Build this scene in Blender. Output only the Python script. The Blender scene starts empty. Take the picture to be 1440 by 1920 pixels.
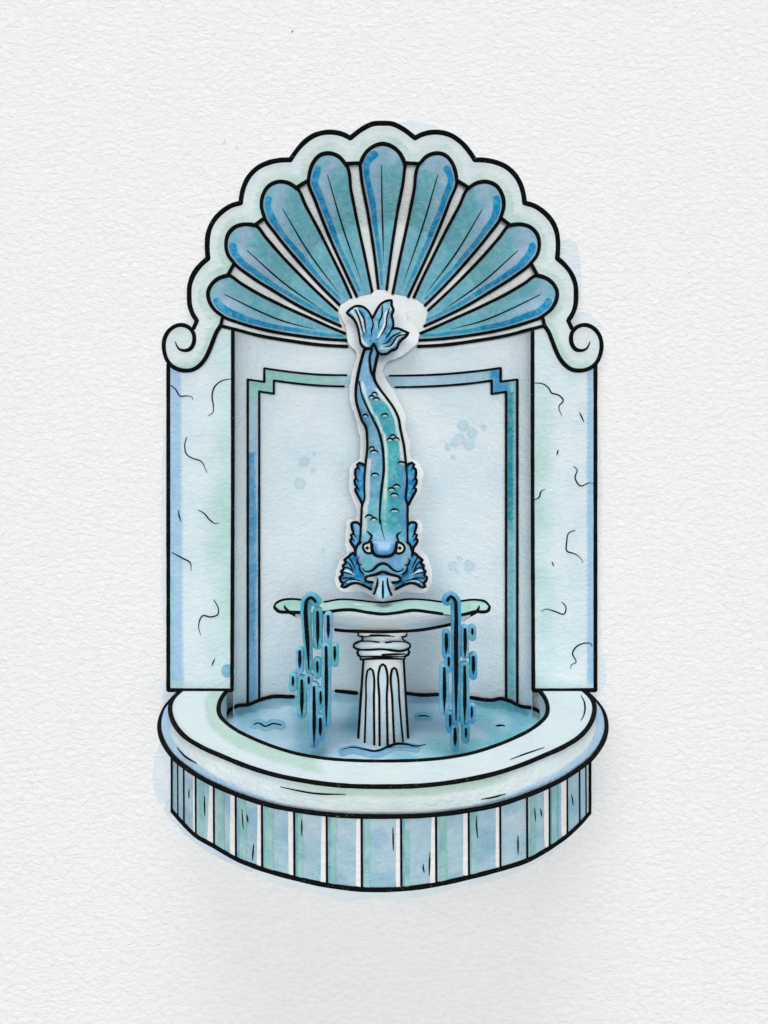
import bpy, math, random
from mathutils import Vector, noise
from mathutils.geometry import delaunay_2d_cdt
random.seed(7)
S = bpy.context.scene
COL = S.collection
# ------------------------------------------------------------------ space
# camera stands D in front of the pillar fronts (Y = 0), level; 1 unit = 100 drawing steps at Y = 0
D = 11.0
HZ = 4.9            # height of the eye
def kk(Y): return 1 + Y / D
def U(px, py, Y):
    k = kk(Y)
    return Vector(((px - 720) / 100 * k, Y, HZ - (py - 960) / 100 * k))
def P(v):
    k = kk(v.y)
    return (720 + v.x / k * 100, 960 - (v.z - HZ) / k * 100)
def plane(Y0): return lambda x, y: Y0
def level(h):           # horizontal plane h below the eye
    def f(x, y): return (h / max(0.05, (y - 960) / 100) - 1) * D
    return f
NA, NB, NCX = 2.83, .95, -0.02
def niche(px, py):
    x = (px - 720) / 100
    lo, hi = 0.0, NB + .01
    def g(Y): return ((x * kk(Y) - NCX) / NA) ** 2 + (Y / NB) ** 2 - 1
    if g(0) >= 0: return 0.0
    for _ in range(26):
        m = (lo + hi) / 2
        if g(m) > 0: hi = m
        else: lo = m
    return lo
DA, DC, DB, DZ = 3.42, 3.62, .98, 3.42
def dome0(px, py):
    x = (px - 717.5) / 100; z = (960 - py) / 100
    def g(Y):
        k = kk(Y); return (x * k / DA) ** 2 + ((z * k - DZ) / DC) ** 2 + (Y / DB) ** 2 - 1
    if g(0) >= 0: return 0.0
    lo, hi = 0.0, DB + .01
    for _ in range(26):
        m = (lo + hi) / 2
        if g(m) > 0: hi = m
        else: lo = m
    return lo
# ------------------------------------------------------------------ colours
ILL = 1.0
def deep(c, f=.94): return tuple(v * f for v in c)
def lin(c):
    out = []
    for v in c[:3]:
        v = max(0, min(255, v)) / 255
        out.append((v / 12.92 if v <= .04045 else ((v + .055) / 1.055) ** 2.4) * ILL * .97)
    return (out[0], out[1], out[2], 1.0)
def mix(a, b, t):
    t = max(0, min(1, t)); return tuple(a[i] + (b[i] - a[i]) * t for i in range(3))
def sm(e0, e1, x):
    t = max(0, min(1, (x - e0) / (e1 - e0))); return t * t * (3 - 2 * t)
def nz(x, y, s, o=0): return noise.noise(Vector((x / s + o * 7.3, y / s - o * 3.1, o * 1.7)))
WHITE = (240, 241, 241); PALE = (212, 226, 232); TEAL = (170, 208, 197); BLUE = (150, 190, 220)
def const(c): return lambda x, y: c
def wash(a, b, s=70, o=0):
    return lambda x, y: mix(a, b, .5 + 1.1 * nz(x, y, s, o))
# ------------------------------------------------------------------ polylines
def cr(pts, step=4.0, closed=False):
    n = len(pts); out = []
    for i in range(n if closed else n - 1):
        if closed: p0, p1, p2, p3 = (pts[(i + j - 1) % n] for j in range(4))
        else:
            p1, p2 = pts[i], pts[i + 1]
            p0 = pts[i - 1] if i > 0 else (2 * p1[0] - p2[0], 2 * p1[1] - p2[1])
            p3 = pts[i + 2] if i + 2 < n else (2 * p2[0] - p1[0], 2 * p2[1] - p1[1])
        d = math.hypot(p2[0] - p1[0], p2[1] - p1[1]); m = max(1, int(d / step))
        # centripetal tangents keep short segments free of loops
        for j in range(m):
            t = j / m; t2, t3 = t * t, t * t * t
            def td(a, b, c):
                l1 = max(1e-3, math.hypot(b[0] - a[0], b[1] - a[1])); l2 = max(1e-3, math.hypot(c[0] - b[0], c[1] - b[1]))
                return [((b[q] - a[q]) / l1 * l2 + (c[q] - b[q]) / l2 * l1) / (l1 + l2) * d for q in (0, 1)]
            m1, m2 = td(p0, p1, p2), td(p1, p2, p3)
            out.append(tuple((2*t3-3*t2+1)*p1[q] + (t3-2*t2+t)*m1[q] + (-2*t3+3*t2)*p2[q] + (t3-t2)*m2[q] for q in (0, 1)))
    if not closed: out.append(tuple(pts[-1]))
    return out
def dens(pts, step=4.0, closed=False):
    out = []; n = len(pts)
    for i in range(n if closed else n - 1):
        a, b = pts[i], pts[(i + 1) % n]; m = max(1, int(math.hypot(b[0]-a[0], b[1]-a[1]) / step))
        for j in range(m): out.append((a[0] + (b[0]-a[0])*j/m, a[1] + (b[1]-a[1])*j/m))
    if not closed: out.append(tuple(pts[-1]))
    return out
def cat(*ls):
    out = []
    for l in ls:
        for p in l:
            if not out or math.hypot(p[0]-out[-1][0], p[1]-out[-1][1]) > .3: out.append(tuple(p))
    return out
def mir(pts, c): return [(2 * c - x, y) for x, y in pts]
def rev(p): return list(reversed(p))
def inside(poly, x, y):
    r = False; j = len(poly) - 1
    for i in range(len(poly)):
        xi, yi = poly[i]; xj, yj = poly[j]
        if (yi > y) != (yj > y) and x < (xj - xi) * (y - yi) / (yj - yi) + xi: r = not r
        j = i
    return r
def dist(pl, x, y, closed=False):
    b = 1e9; n = len(pl)
    for i in range(n if closed else n - 1):
        ax, ay = pl[i]; bx, by = pl[(i + 1) % n]; dx, dy = bx - ax, by - ay
        l = dx*dx + dy*dy
        t = 0 if l == 0 else max(0, min(1, ((x-ax)*dx + (y-ay)*dy) / l))
        q = (x-ax-t*dx)**2 + (y-ay-t*dy)**2
        if q < b: b = q
    return math.sqrt(b)
def interp(tab, x):
    if x <= tab[0][0]: return tab[0][1]
    for (a, b), (c, d) in zip(tab, tab[1:]):
        if x <= c: return b + (d - b) * (x - a) / max(1e-6, c - a)
    return tab[-1][1]
def Z(u0, v0, f): return lambda pts: [(u0 + a / f, v0 + b / f) for a, b in pts]
# ------------------------------------------------------------------ materials
def paint_material(name, attr=True, col=None, bump=.55, gran=.17):
    m = bpy.data.materials.new(name); m.use_nodes = True
    n, l = m.node_tree.nodes, m.node_tree.links
    b = n['Principled BSDF']; b.inputs['Roughness'].default_value = .95
    b.inputs['Specular IOR Level'].default_value = .08
    tc = n.new('ShaderNodeTexCoord')
    mp = n.new('ShaderNodeMapping'); mp.inputs['Rotation'].default_value = (0, math.radians(12), 0); mp.inputs['Scale'].default_value = (.72, 1, 1.15)
    l.new(tc.outputs['Object'], mp.inputs['Vector'])
    # paper tooth
    n1 = n.new('ShaderNodeTexNoise'); n1.inputs['Scale'].default_value = 10; n1.inputs['Detail'].default_value = 5; n1.inputs['Roughness'].default_value = .62; n1.inputs['Distortion'].default_value = .5
    l.new(mp.outputs[0], n1.inputs['Vector'])
    bp = n.new('ShaderNodeBump'); bp.inputs['Strength'].default_value = bump; bp.inputs['Distance'].default_value = .06
    l.new(n1.outputs[0], bp.inputs['Height']); l.new(bp.outputs[0], b.inputs['Normal'])
    if attr:
        a = n.new('ShaderNodeAttribute'); a.attribute_name = 'pigment'; src = a.outputs['Color']
    else:
        a = n.new('ShaderNodeRGB'); a.outputs[0].default_value = lin(col); src = a.outputs[0]
    # pigment granulation: the wash lets the sheet through in grains
    n2 = n.new('ShaderNodeTexNoise'); n2.inputs['Scale'].default_value = 9; n2.inputs['Detail'].default_value = 6; n2.inputs['Roughness'].default_value = .7
    l.new(tc.outputs['Object'], n2.inputs['Vector'])
    r = n.new('ShaderNodeMapRange'); r.inputs[1].default_value = .46; r.inputs[2].default_value = .78; r.inputs[3].default_value = 0; r.inputs[4].default_value = gran * 1.5
    l.new(n2.outputs[0], r.inputs[0])
    mx = n.new('ShaderNodeMix'); mx.data_type = 'RGBA'
    l.new(r.outputs[0], mx.inputs[0]); l.new(src, mx.inputs[6]); mx.inputs[7].default_value = lin(WHITE)
    # darker pools of pigment
    n3 = n.new('ShaderNodeTexNoise'); n3.inputs['Scale'].default_value = 2.6; n3.inputs['Detail'].default_value = 4
    l.new(tc.outputs['Object'], n3.inputs['Vector'])
    g = n.new('ShaderNodeGamma'); l.new(mx.outputs[2], g.inputs[0])
    r2 = n.new('ShaderNodeMapRange'); r2.inputs[1].default_value = .3; r2.inputs[2].default_value = .7; r2.inputs[3].default_value = .90; r2.inputs[4].default_value = 1.0 + gran * .35
    l.new(n3.outputs[0], r2.inputs[0]); l.new(r2.outputs[0], g.inputs[1])
    l.new(g.outputs[0], b.inputs['Base Color'])
    return m
def ink_material():
    m = bpy.data.materials.new('black_ink'); m.use_nodes = True
    n, l = m.node_tree.nodes, m.node_tree.links
    b = n['Principled BSDF']; b.inputs['Roughness'].default_value = .9; b.inputs['Specular IOR Level'].default_value = .05
    tc = n.new('ShaderNodeTexCoord'); t = n.new('ShaderNodeTexNoise'); t.inputs['Scale'].default_value = 22; t.inputs['Detail'].default_value = 4; t.inputs['Roughness'].default_value = .7
    l.new(tc.outputs['Object'], t.inputs['Vector'])
    c = n.new('ShaderNodeValToRGB'); c.color_ramp.elements[0].position = .60; c.color_ramp.elements[0].color = (.004, .0045, .005, 1)
    c.color_ramp.elements[1].position = .80; c.color_ramp.elements[1].color = (.11, .11, .115, 1)
    l.new(t.outputs[0], c.inputs[0]); l.new(c.outputs[0], b.inputs['Base Color'])
    return m
PAINT = paint_material('watercolour_wash'); INK = ink_material()
PAPER = paint_material('watercolour_paper', False, (241, 241, 241), bump=.75, gran=0)
# ------------------------------------------------------------------ mesh builder
class MB:
    def __init__(s): s.v = []; s.f = []; s.c = []; s.m = []
    def add(s, co, col): s.v.append(Vector(co)); s.c.append(lin(col)); return len(s.v) - 1
    def face(s, ids, m=0): s.f.append(ids); s.m.append(m)
    def fill(s, poly, Y, col, step=5.0, back=None, holes=(), jitter=True, sidecol=None):
        """solid sheet: outline -> front surface at depth Y(x,y), closed to `back` (a depth) with side walls"""
        pts = [Vector(p) for p in poly]; n = len(pts)
        edges = [(i, (i + 1) % n) for i in range(n)]
        for h in holes:
            o = len(pts); pts += [Vector(p) for p in h]; edges += [(o + i, o + (i + 1) % len(h)) for i in range(len(h))]
        xs = [p[0] for p in poly]; ys = [p[1] for p in poly]
        x0, x1, y0, y1 = min(xs), max(xs), min(ys), max(ys)
        hard = [(p.x, p.y) for p in pts]
        cell = {}
        for hx, hy in hard: cell.setdefault((int(hx // step), int(hy // step)), []).append((hx, hy))
        y = y0 + step / 2; row = 0
        while y < y1:
            x = x0 + step / 2 + (step / 2 if row % 2 else 0)
            while x < x1:
                ci, cj = int(x // step), int(y // step); ok = True
                for a in (-1, 0, 1):
                    for b_ in (-1, 0, 1):
                        for hx, hy in cell.get((ci + a, cj + b_), ()):
                            if (hx - x) ** 2 + (hy - y) ** 2 < (step * .55) ** 2: ok = False
                if ok and inside(poly, x, y) and not any(inside(h, x, y) for h in holes): pts.append(Vector((x, y)))
                x += step
            y += step; row += 1
        V, E, F, *_ = delaunay_2d_cdt(pts, edges, [], 0, 1e-4)
        ids = {}
        def vid(i):
            if i not in ids:
                q = V[i]; ids[i] = s.add(U(q.x, q.y, Y(q.x, q.y)), col(q.x, q.y))
            return ids[i]
        cnt = {}; keep = []
        for f in F:
            cx = sum(V[i].x for i in f) / len(f); cy = sum(V[i].y for i in f) / len(f)
            if inside(poly, cx, cy) and not any(inside(h, cx, cy) for h in holes):
                g = [vid(i) for i in f]
                a, b, c = s.v[g[0]], s.v[g[1]], s.v[g[2]]
                if (b - a).cross(c - a).dot(Vector((a.x, a.y + D, a.z - HZ))) > 0: g.reverse()
                s.face(g); keep.append(g)
                for q in range(len(g)): cnt.setdefault(frozenset((g[q], g[(q + 1) % len(g)])), []).append((g[q], g[(q + 1) % len(g)]))
        if back is not None:
            bk = {}
            def bid(i):
                if i not in bk:
                    v = s.v[i]; yb = back(v) if callable(back) else max(back, v.y + .002)
                    s.v.append(Vector((v.x, yb, v.z))); s.c.append(s.c[i]); bk[i] = len(s.v) - 1
                return bk[i]
            for g in keep: s.face([bid(i) for i in reversed(g)])
            dup = {}
            def d2(i):
                if i not in dup:
                    s.v.append(s.v[i].copy()); s.c.append(s.c[i] if sidecol is None else lin(sidecol)); dup[i] = len(s.v) - 1
                return dup[i]
            for e, us in cnt.items():
                if len(us) == 1:
                    a, b = us[0]; A, B = bid(a), bid(b); s.face([d2(b), d2(a), d2(A), d2(B)])
        return keep
    def tube(s, pl, w, Y, lift=.012, taper=(1, 1), smooth=True, closed=False, wf=None, step=4, seg=8, raw=False):
        pts = pl if raw else (cr(pl, step, closed) if smooth else dens(pl, step, closed))
        n = len(pts)
        C = [U(x, y, Y(x, y) - lift) for x, y in pts]
        rings = []
        for i in range(n):
            a = C[(i - 1) % n] if (closed or i > 0) else C[0]; b = C[(i + 1) % n] if (closed or i < n - 1) else C[-1]
            T = (b - a)
            if T.length < 1e-7: T = Vector((0, 0, 1))
            T.normalize(); view = Vector((C[i].x, C[i].y + D, C[i].z - HZ)).normalized()
            side = T.cross(view)
            if side.length < 1e-4: side = Vector((1, 0, 0))
            side.normalize(); up = side.cross(T).normalized()
            t = i / max(1, n - 1)
            f = 1
            if not closed:
                f = min(1, taper[0] + (1 - taper[0]) * t / .35) * min(1, taper[1] + (1 - taper[1]) * (1 - t) / .35)
            ww = w * f * (wf(t) if wf else 1) * (1 + .10 * nz(pts[i][0], pts[i][1], 26, 5) + .05 * nz(pts[i][0], pts[i][1], 7, 9))
            r = max(.0015, ww / 200 * kk(C[i].y))
            rings.append((C[i], T, side, up, r))
        if not closed:
            c, T, sd, up, r = rings[0]; rings.insert(0, (c - T * r * .45, T, sd, up, r * .72)); rings.insert(0, (c - T * r * .75, T, sd, up, r * .25))
            c, T, sd, up, r = rings[-1]; rings.append((c + T * r * .45, T, sd, up, r * .72)); rings.append((c + T * r * .75, T, sd, up, r * .25))
        R = []
        for c, T, sd, up, r in rings:
            R.append([s.add(c + sd * (math.cos(q * 2 * math.pi / seg) * r) + up * (math.sin(q * 2 * math.pi / seg) * r * .55), (10, 10, 10)) for q in range(seg)])
        m = len(R)
        for i in range(m if closed else m - 1):
            A, B = R[i], R[(i + 1) % m]
            for q in range(seg): s.face([A[q], B[q], B[(q + 1) % seg], A[(q + 1) % seg]], 1)
        if not closed: s.face(R[0], 1); s.face(list(reversed(R[-1])), 1)
    def spindle(s, rows, Yc, depth, col, nseg=24, backk=1.0):
        """round body: rows (y, xl, xr) with an oval cross-section; depth(y, halfwidth) -> half thickness"""
        R = []
        for (y, xl, xr) in rows:
            cx, hw = (xl + xr) / 2, (xr - xl) / 2; yc = Yc(y); dp = depth(y, hw); ring = []
            half = nseg // 2; fr = []
            for q in range(half + 1):
                a = math.pi * q / half; px = cx - hw * math.cos(a); Yy = yc - dp * math.sin(a)
                v = U(px, y, Yy); fr.append((v, px)); ring.append(s.add(v, col(px, y)))
            for q in range(half - 1, 0, -1):
                a = math.pi * q / half; v = fr[q][0]; px = fr[q][1]
                e = U(px, y, yc)
                ring.append(s.add((e.x, yc + dp * backk * math.sin(a), e.z), col(px, y)))
            R.append(ring)
        for A, B in zip(R, R[1:]):
            for q in range(len(A)): s.face([A[q], A[(q + 1) % len(A)], B[(q + 1) % len(A)], B[q]])
        s.face(list(reversed(R[0]))); s.face(R[-1])
    def loft(s, curves, col, flip=False):
        R = [[s.add(v, col(*P(v))) for v in c] for c in curves]
        for A, B in zip(R, R[1:]):
            for q in range(len(A) - 1):
                f = [A[q], A[q + 1], B[q + 1], B[q]]
                s.face(list(reversed(f)) if flip else f)
    def build(s, name, parent=None):
        off = parent_loc(parent)
        me = bpy.data.meshes.new(name); me.from_pydata([v - off for v in s.v], [], s.f); me.update()
        at = me.color_attributes.new('pigment', 'FLOAT_COLOR', 'POINT')
        at.data.foreach_set('color', [q for c in s.c for q in c])
        me.materials.append(PAINT); me.materials.append(INK)
        me.polygons.foreach_set('material_index', s.m); me.polygons.foreach_set('use_smooth', [True] * len(s.f))
        o = bpy.data.objects.new(name, me); COL.objects.link(o)
        if parent: o.parent = parent
        else: pass
        return o
LOC = {}
def parent_loc(p):
    o = Vector((0, 0, 0))
    while p: o = o + p.location; p = p.parent
    return o
def thing(name, loc, label, cat_, group=None):
    o = bpy.data.objects.new(name, None); COL.objects.link(o); o.location = loc; o.empty_display_size = .2
    o['label'] = label; o['category'] = cat_
    if group: o['group'] = group
    return o
def capsule(x, y0, y1, r0, r1=None):
    r1 = r1 or r0; out = []
    for q in range(9): a = math.pi + math.pi * q / 8; out.append((x + r0 * math.cos(a), y0 + r0 * math.sin(a)))
    for q in range(9): a = math.pi * q / 8; out.append((x + r1 * math.cos(a), y1 + r1 * math.sin(a)))
    return out
def disc(x, y, r, n=18): return [(x + r * (1 + .08 * nz(q, x, 2)) * math.cos(2*math.pi*q/n), y + r * (1 + .08 * nz(q, y, 2, 2)) * math.sin(2*math.pi*q/n)) for q in range(n)]
def stroke_poly(pl, w):      # outline of a fat brush stroke along pl
    L, R = [], []
    for i in range(len(pl)):
        a = pl[max(0, i-1)]; b = pl[min(len(pl)-1, i+1)]; dx, dy = b[0]-a[0], b[1]-a[1]; d = math.hypot(dx, dy) or 1
        ww = w(i / (len(pl)-1)) if callable(w) else w
        L.append((pl[i][0] - dy/d*ww, pl[i][1] + dx/d*ww)); R.append((pl[i][0] + dy/d*ww, pl[i][1] - dx/d*ww))
    a0 = math.atan2(R[0][1]-pl[0][1], R[0][0]-pl[0][0]); w0 = w(0) if callable(w) else w
    sgn = -1
    cap0 = [(pl[0][0] + w0*math.cos(a0 + sgn*math.pi*q/6), pl[0][1] + w0*math.sin(a0 + sgn*math.pi*q/6)) for q in range(1, 6)]
    a1 = math.atan2(L[-1][1]-pl[-1][1], L[-1][0]-pl[-1][0]); w1 = w(1) if callable(w) else w
    cap1 = [(pl[-1][0] + w1*math.cos(a1 + sgn*math.pi*q/6), pl[-1][1] + w1*math.sin(a1 + sgn*math.pi*q/6)) for q in range(1, 6)]
    return L + cap1 + rev(R) + cap0

# ================================================================== traced curves
MX = 717.4
A1 = Z(290, 210, 3.349)
scal = [
 cr(A1([(1440,72),(1375,75),(1300,110),(1228,165)])),
 cr(A1([(1228,165),(1190,145),(1090,128),(1010,145),(930,200),(880,260),(852,302)])),
 cr(A1([(852,302),(800,303),(730,315),(650,350),(590,410),(560,470),(545,530),(540,572)])),
 cr(A1([(540,572),(480,590),(420,630),(370,685),(340,750),(330,830),(332,890),(335,920)])),
 cr(A1([(335,920),(290,960),(245,1020),(220,1090),(217,1150),(222,1220),(240,1270),(262,1305)])) ]
A3 = Z(290, 560, 7.2)
neck = A3([(575,290),(525,400)])
spiral = A3([(278,580),(300,640),(340,685),(400,700),(470,685),(520,620),(535,550),(520,460),(470,395),(400,360),(340,355),(260,380),(180,450),(135,540),(122,640),(135,740),(180,850),(250,920),(340,960),(430,970),(520,955),(600,905),(680,810),(740,690),(790,560),(840,440),(890,365)])
spiral_s = cr(spiral, 3)
lobes = [   # (lower edge from the inner end outwards + round tip + upper edge back in)
 A1([(1210,1434),(1100,1428),(900,1405),(700,1370),(520,1320),(430,1285),(370,1235),(340,1180),(335,1130),(355,1085),(400,1045),(460,1025),(540,1075),(650,1140),(800,1215),(1000,1305),(1100,1350),(1195,1390)]),
 A1([(1170,1345),(1050,1290),(900,1215),(750,1125),(600,1030),(500,950),(460,895),(447,830),(460,770),(500,725),(560,705),(630,710),(700,790),(800,905),(900,1010),(1000,1110),(1145,1245)]),
 A1([(1165,1215),(1050,1100),(900,935),(760,765),(690,665),(670,590),(680,520),(715,465),(780,437),(840,445),(890,475),(950,590),(1030,740),(1120,920),(1200,1085),(1235,1165)]),
 A1([(1270,1160),(1200,1010),(1100,790),(1010,560),(965,430),(975,370),(1000,310),(1040,270),(1090,258),(1150,275),(1200,325),(1235,500),(1275,700),(1325,930),(1368,1140)]) ]
tipidx = [(5, 11), (5, 11), (4, 10), (4, 10)]
veins = [A1([(440,1145),(560,1205),(800,1310),(1010,1365)]), A1([(580,868),(800,1065),(1060,1250)]), A1([(805,610),(960,870),(1160,1142)]), A1([(1085,395),(1180,720),(1300,1070)])]
c_left = A1([(1405,1115),(1380,900),(1340,640),(1295,380),(1292,320),(1330,250),(1390,208)])
lobe0 = c_left + [(MX, 269.5)] + rev(mir(c_left, MX))
# inner rim of the scalloped border (follows the lobe tips)
tips = [l[a:b + 1] for l, (a, b) in zip(lobes, tipidx)]
innerL = cat([(413.6, 610.7)], *[cr(t) for t in tips], cr(c_left[4:] + [(MX, 269.5)]))
innerL = [p for p in innerL]
inner = cat(innerL, rev(mir(innerL, MX)))
inn_coarse = inner[::3] + [inner[-1]]
def dome(px, py):      # the shell curls forward to meet the border
    d = dist(inn_coarse, px, py)
    return dome0(px, py) * min(1, d / 120 + .01) ** .85
hoodline = [(413.6, 610.7), (447, 619), (481, 628), (544, 639), (600, 646.5), (651, 649.5), (MX, 651)]
hood = cr(hoodline + rev(mir(hoodline[:-1], MX)), 5)

# ================================================================== the sheet behind
mb = MB()
sheet = [(-2400, -2200), (3900, -2200), (3900, 4300), (-2400, 4300)]
WALLY = .2
kw = kk(WALLY)
def w2(p): return p
holeL = [(426, 1420), (426, 640), (395, 575), (412, 470), (450, 390), (520, 320), (610, 272), (MX, 252)]
hole = dens(holeL + rev(mir(holeL[:-1], MX)), 20, True)
mb.fill(dens(sheet, 300, True), plane(WALLY), const((241, 241, 241)), 160, None, holes=[hole])
ns = len(mb.f)
BL1 = (214, 227, 235); BL2 = (224, 232, 238)
def blot(pl, c, lift=.006, rough=2.2):
    p = cr(pl, 3, True)
    q = []
    for i, (x, y) in enumerate(p):
        q.append((x + rough * nz(x, y, 9, 1) + rough * nz(x, y, 22, 3), y + rough * nz(x, y, 9, 2) + rough * nz(x, y, 22, 4)))
    mb.fill(q, plane(WALLY - lift), wash(c, mix(c, WHITE, .35), 40), 7)
blot([(330,840),(312,800),(305,850),(302,950),(303,1060),(306,1170),(312,1190),(330,1190)], BL2)
blot([(340,1290),(318,1230),(306,1290),(304,1380),(291,1420),(289,1480),(300,1505),(318,1500),(350,1440)], BL1)
blot([(340,1440),(318,1440),(316,1500),(306,1515),(320,1535),(345,1562),(380,1590),(430,1618),(470,1634),(520,1600)], (200,218,232), .010)
blot([(450,1600),(470,1632),(520,1658),(560,1668),(610,1682),(640,1688),(700,1684),(760,1687),(815,1676),(860,1664),(930,1650),(985,1628),(1030,1604),(1060,1580),(1000,1560)], (220,231,236))
blot([(1100,1420),(1114,1440),(1116,1480),(1112,1510),(1100,1530),(1090,1500)], BL2)
blot([(1105,720),(1117,770),(1125,820),(1128,900),(1124,1040),(1126,1180),(1124,1290),(1100,1290)], BL2)
blot([(1035,470),(1058,448),(1076,452),(1086,480),(1090,525),(1084,560),(1060,560)], (213,226,236))
blot([(735,245),(755,229),(785,227),(812,236),(830,252),(800,262)], (218,229,236))
blot([(1070,600),(1085,588),(1110,592),(1126,612),(1120,640),(1080,640)], (218,229,236))
blot([(560,275),(590,262),(610,244),(650,241),(670,246),(640,270)], BL2)
blot([(525,302),(545,288),(560,275),(575,285),(550,310)], BL2)
blot([(350,592),(362,570),(372,590),(366,610),(352,612)], BL2)
for pl in ([(417,271),(422,262),(424,259),(421,266)], [(442,277),(443.5,273),(445,273),(443.5,277)]):
    mb.fill(pl, plane(WALLY - .006), const((150, 180, 205)), 3)
mb.fill(disc(548, 59, 1.6, 8), plane(WALLY - .006), const((70, 80, 90)), 3)
off = mb
me = bpy.data.meshes.new('paper_backdrop'); me.from_pydata(mb.v, [], mb.f); me.update()
at = me.color_attributes.new('pigment', 'FLOAT_COLOR', 'POINT'); at.data.foreach_set('color', [q for c in mb.c for q in c])
me.materials.append(PAPER); me.materials.append(PAINT)
me.polygons.foreach_set('material_index', [0 if i < ns else 1 for i in range(len(mb.f))])
bd = bpy.data.objects.new('backdrop', me); COL.objects.link(bd)
bd['kind'] = 'structure'; bd['label'] = 'white rough watercolour paper with pale blue paint stains around the fountain'

# ================================================================== the wall niche
base_loc = U(717, 1295, 0)
W = thing('wall_niche', base_loc, 'tall pale blue arched niche with blue scallop shell top, scrolls and two cracked side pillars', 'niche')

# --- shell hood (white ground of the shell)
m = MB()
hood_poly = cat(inner, rev(hood))
m.fill(hood_poly, lambda x, y: dome(x, y), wash(WHITE, (226, 238, 235), 45, 3), 8)
dc = [U(x, y, dome(x, y)) for x, y in hood]; nc = [U(x, y, niche(x, y)) for x, y in hood]
m.loft([dc, nc], const(PALE))
m.tube(hood[:int(len(hood) * .395)], 6.4, niche, .05, raw=True); m.tube(hood[int(len(hood) * .613):], 6.4, niche, .05, raw=True)
shell = m.build('shell_hood', W)

# --- lobes
def make_lobe(pts, vein, tip, mirror=False, centre=False):
    out = cr(pts, 4)
    low = cr(pts[:(tip[0] + tip[1]) // 2 + 1], 4)
    if mirror: out = mir(out, MX); low = mir(low, MX); vein = mir(vein, MX)
    closed = out
    ia, ib = out[0], out[-1]
    icx, icy = (ia[0] + ib[0]) / 2, (ia[1] + ib[1]) / 2
    tx, ty = low[-1]; L = math.hypot(tx - icx, ty - icy)
    o = random.random() * 30
    vein_s = cr(vein, 5)
    def col(x, y):
        t = math.hypot(x - icx, y - icy) / L       # 0 inner .. 1 tip
        dl = dist(low, x, y) + 1.0 * nz(x, y, 14, o)
        de = dist(closed, x, y)
        wd = max(.30, t) ; w_full = 80 * wd * .55
        body = mix((116, 180, 194), (155, 182, 208), .5 + 1.2 * nz(x, y, 60, o))
        u = dl / max(8, w_full * 1.6)
        c = mix(body, (106, 177, 190), sm(.55, .85, u))                         # teal far side
        c = mix(c, (160, 181, 210), .7 * (1 - abs(u - .42) / .2) if abs(u - .42) < .2 else 0)
        c = mix(c, (92, 165, 192), .5 * (1 - sm(.12, .5, t)))                  # wetter pigment near the hub
        c = mix(c, (158, 190, 212), .45 * (1 - sm(3, 7.5, de)) )
        b0, b1 = 6.5, 9 + 11 * min(1, t * .9)
        band = sm(b0 - 1.5, b0 + 1.5, dl) * (1 - sm(b1 - 2.2, b1 + 2.2, dl)) * (1 if t < .93 else 1 - sm(.93, .955, t))
        c = mix(c, (122, 190, 196), .6 * sm(b1, b1 + 1.5, dl) * (1 - sm(b1 + 4, b1 + 7, dl)))
        return mix(c, WHITE, .10 * max(0, nz(x, y, 18, o + 4)))
    mb = MB()
    def bulge(x, y):
        de = dist(closed, x, y, True)
        return .035 * math.sqrt(min(1, de / 26))
    mb.fill(closed, lambda x, y: dome(x, y) - .01 - bulge(x, y), col, 3.5, back=lambda v: v.y + .16)
    Yl = lambda x, y: dome(x, y) - .02
    # one loaded brush stroke of deep blue down the lower edge
    n_ = len(low); A_, B_ = [], []
    for i in range(n_):
        px, py = low[i]; qx, qy = low[max(0, i - 2)]; rx, ry = low[min(n_ - 1, i + 2)]
        dx, dy = rx - qx, ry - qy; d_ = math.hypot(dx, dy) or 1
        sx, sy = -dy / d_, dx / d_
        if not inside(closed, px + 5 * sx, py + 5 * sy): sx, sy = -sx, -sy
        t = math.hypot(px - icx, py - icy) / L
        w0 = 6.2 + 1.2 * nz(px, py, 40, o); w1 = w0 + (4 + 9 * t) * (1 + .25 * nz(px, py, 50, o + 1))
        if t > .86 and i > n_ * .5 and t * 1.0 > .9: 
            if dist(low[-1:] + low[-1:], px, py) < 22: break
        A_.append((px + sx * w0, py + sy * w0)); B_.append((px + sx * w1, py + sy * w1))
    (ex, ey), (fx, fy) = A_[-1], B_[-1]; mx_, my_ = (ex + fx) / 2, (ey + fy) / 2; r_ = math.hypot(ex - fx, ey - fy) / 2
    th = math.atan2(ey - my_, ex - mx_); sg = 1 if inside(closed, mx_, my_) else 1
    gx, gy = A_[-1][0] - A_[-4][0], A_[-1][1] - A_[-4][1]
    if math.cos(th + math.pi / 2) * gx + math.sin(th + math.pi / 2) * gy < 0: sg = -1
    cap_ = [(mx_ + r_ * math.cos(th + sg * math.pi * q / 6), my_ + r_ * math.sin(th + sg * math.pi * q / 6)) for q in range(1, 6)]
    mb.fill(cat(A_[2:], cap_, rev(B_[2:])), lambda x, y: dome(x, y) - .018 - bulge(x, y),
            lambda x, y: mix(mix((0, 130, 184), (30, 144, 194), .5 + 1.3 * nz(x, y, 30, o + 2)), (52, 152, 184), .7 * (1 - sm(.2, .6, math.hypot(x - icx, y - icy) / L))), 4)
    m1 = len(closed)
    mb.tube(closed, 6.0, Yl, .02, taper=(.9, .9), raw=True)
    mb.tube(vein, 2.7, lambda x, y: dome(x, y) - .01 - bulge(x, y), .012, taper=(.5, .12))
    r = mb.build('shell_rib', shell)
    return r
make_lobe(lobe0, [(715.5, 310), (716.3, 380), (718, 440), (719, 494)], (4, 10), False, True)
for l, v, t in zip(lobes, veins, tipidx):
    make_lobe(l, v, t); make_lobe(l, v, t, True)

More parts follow.
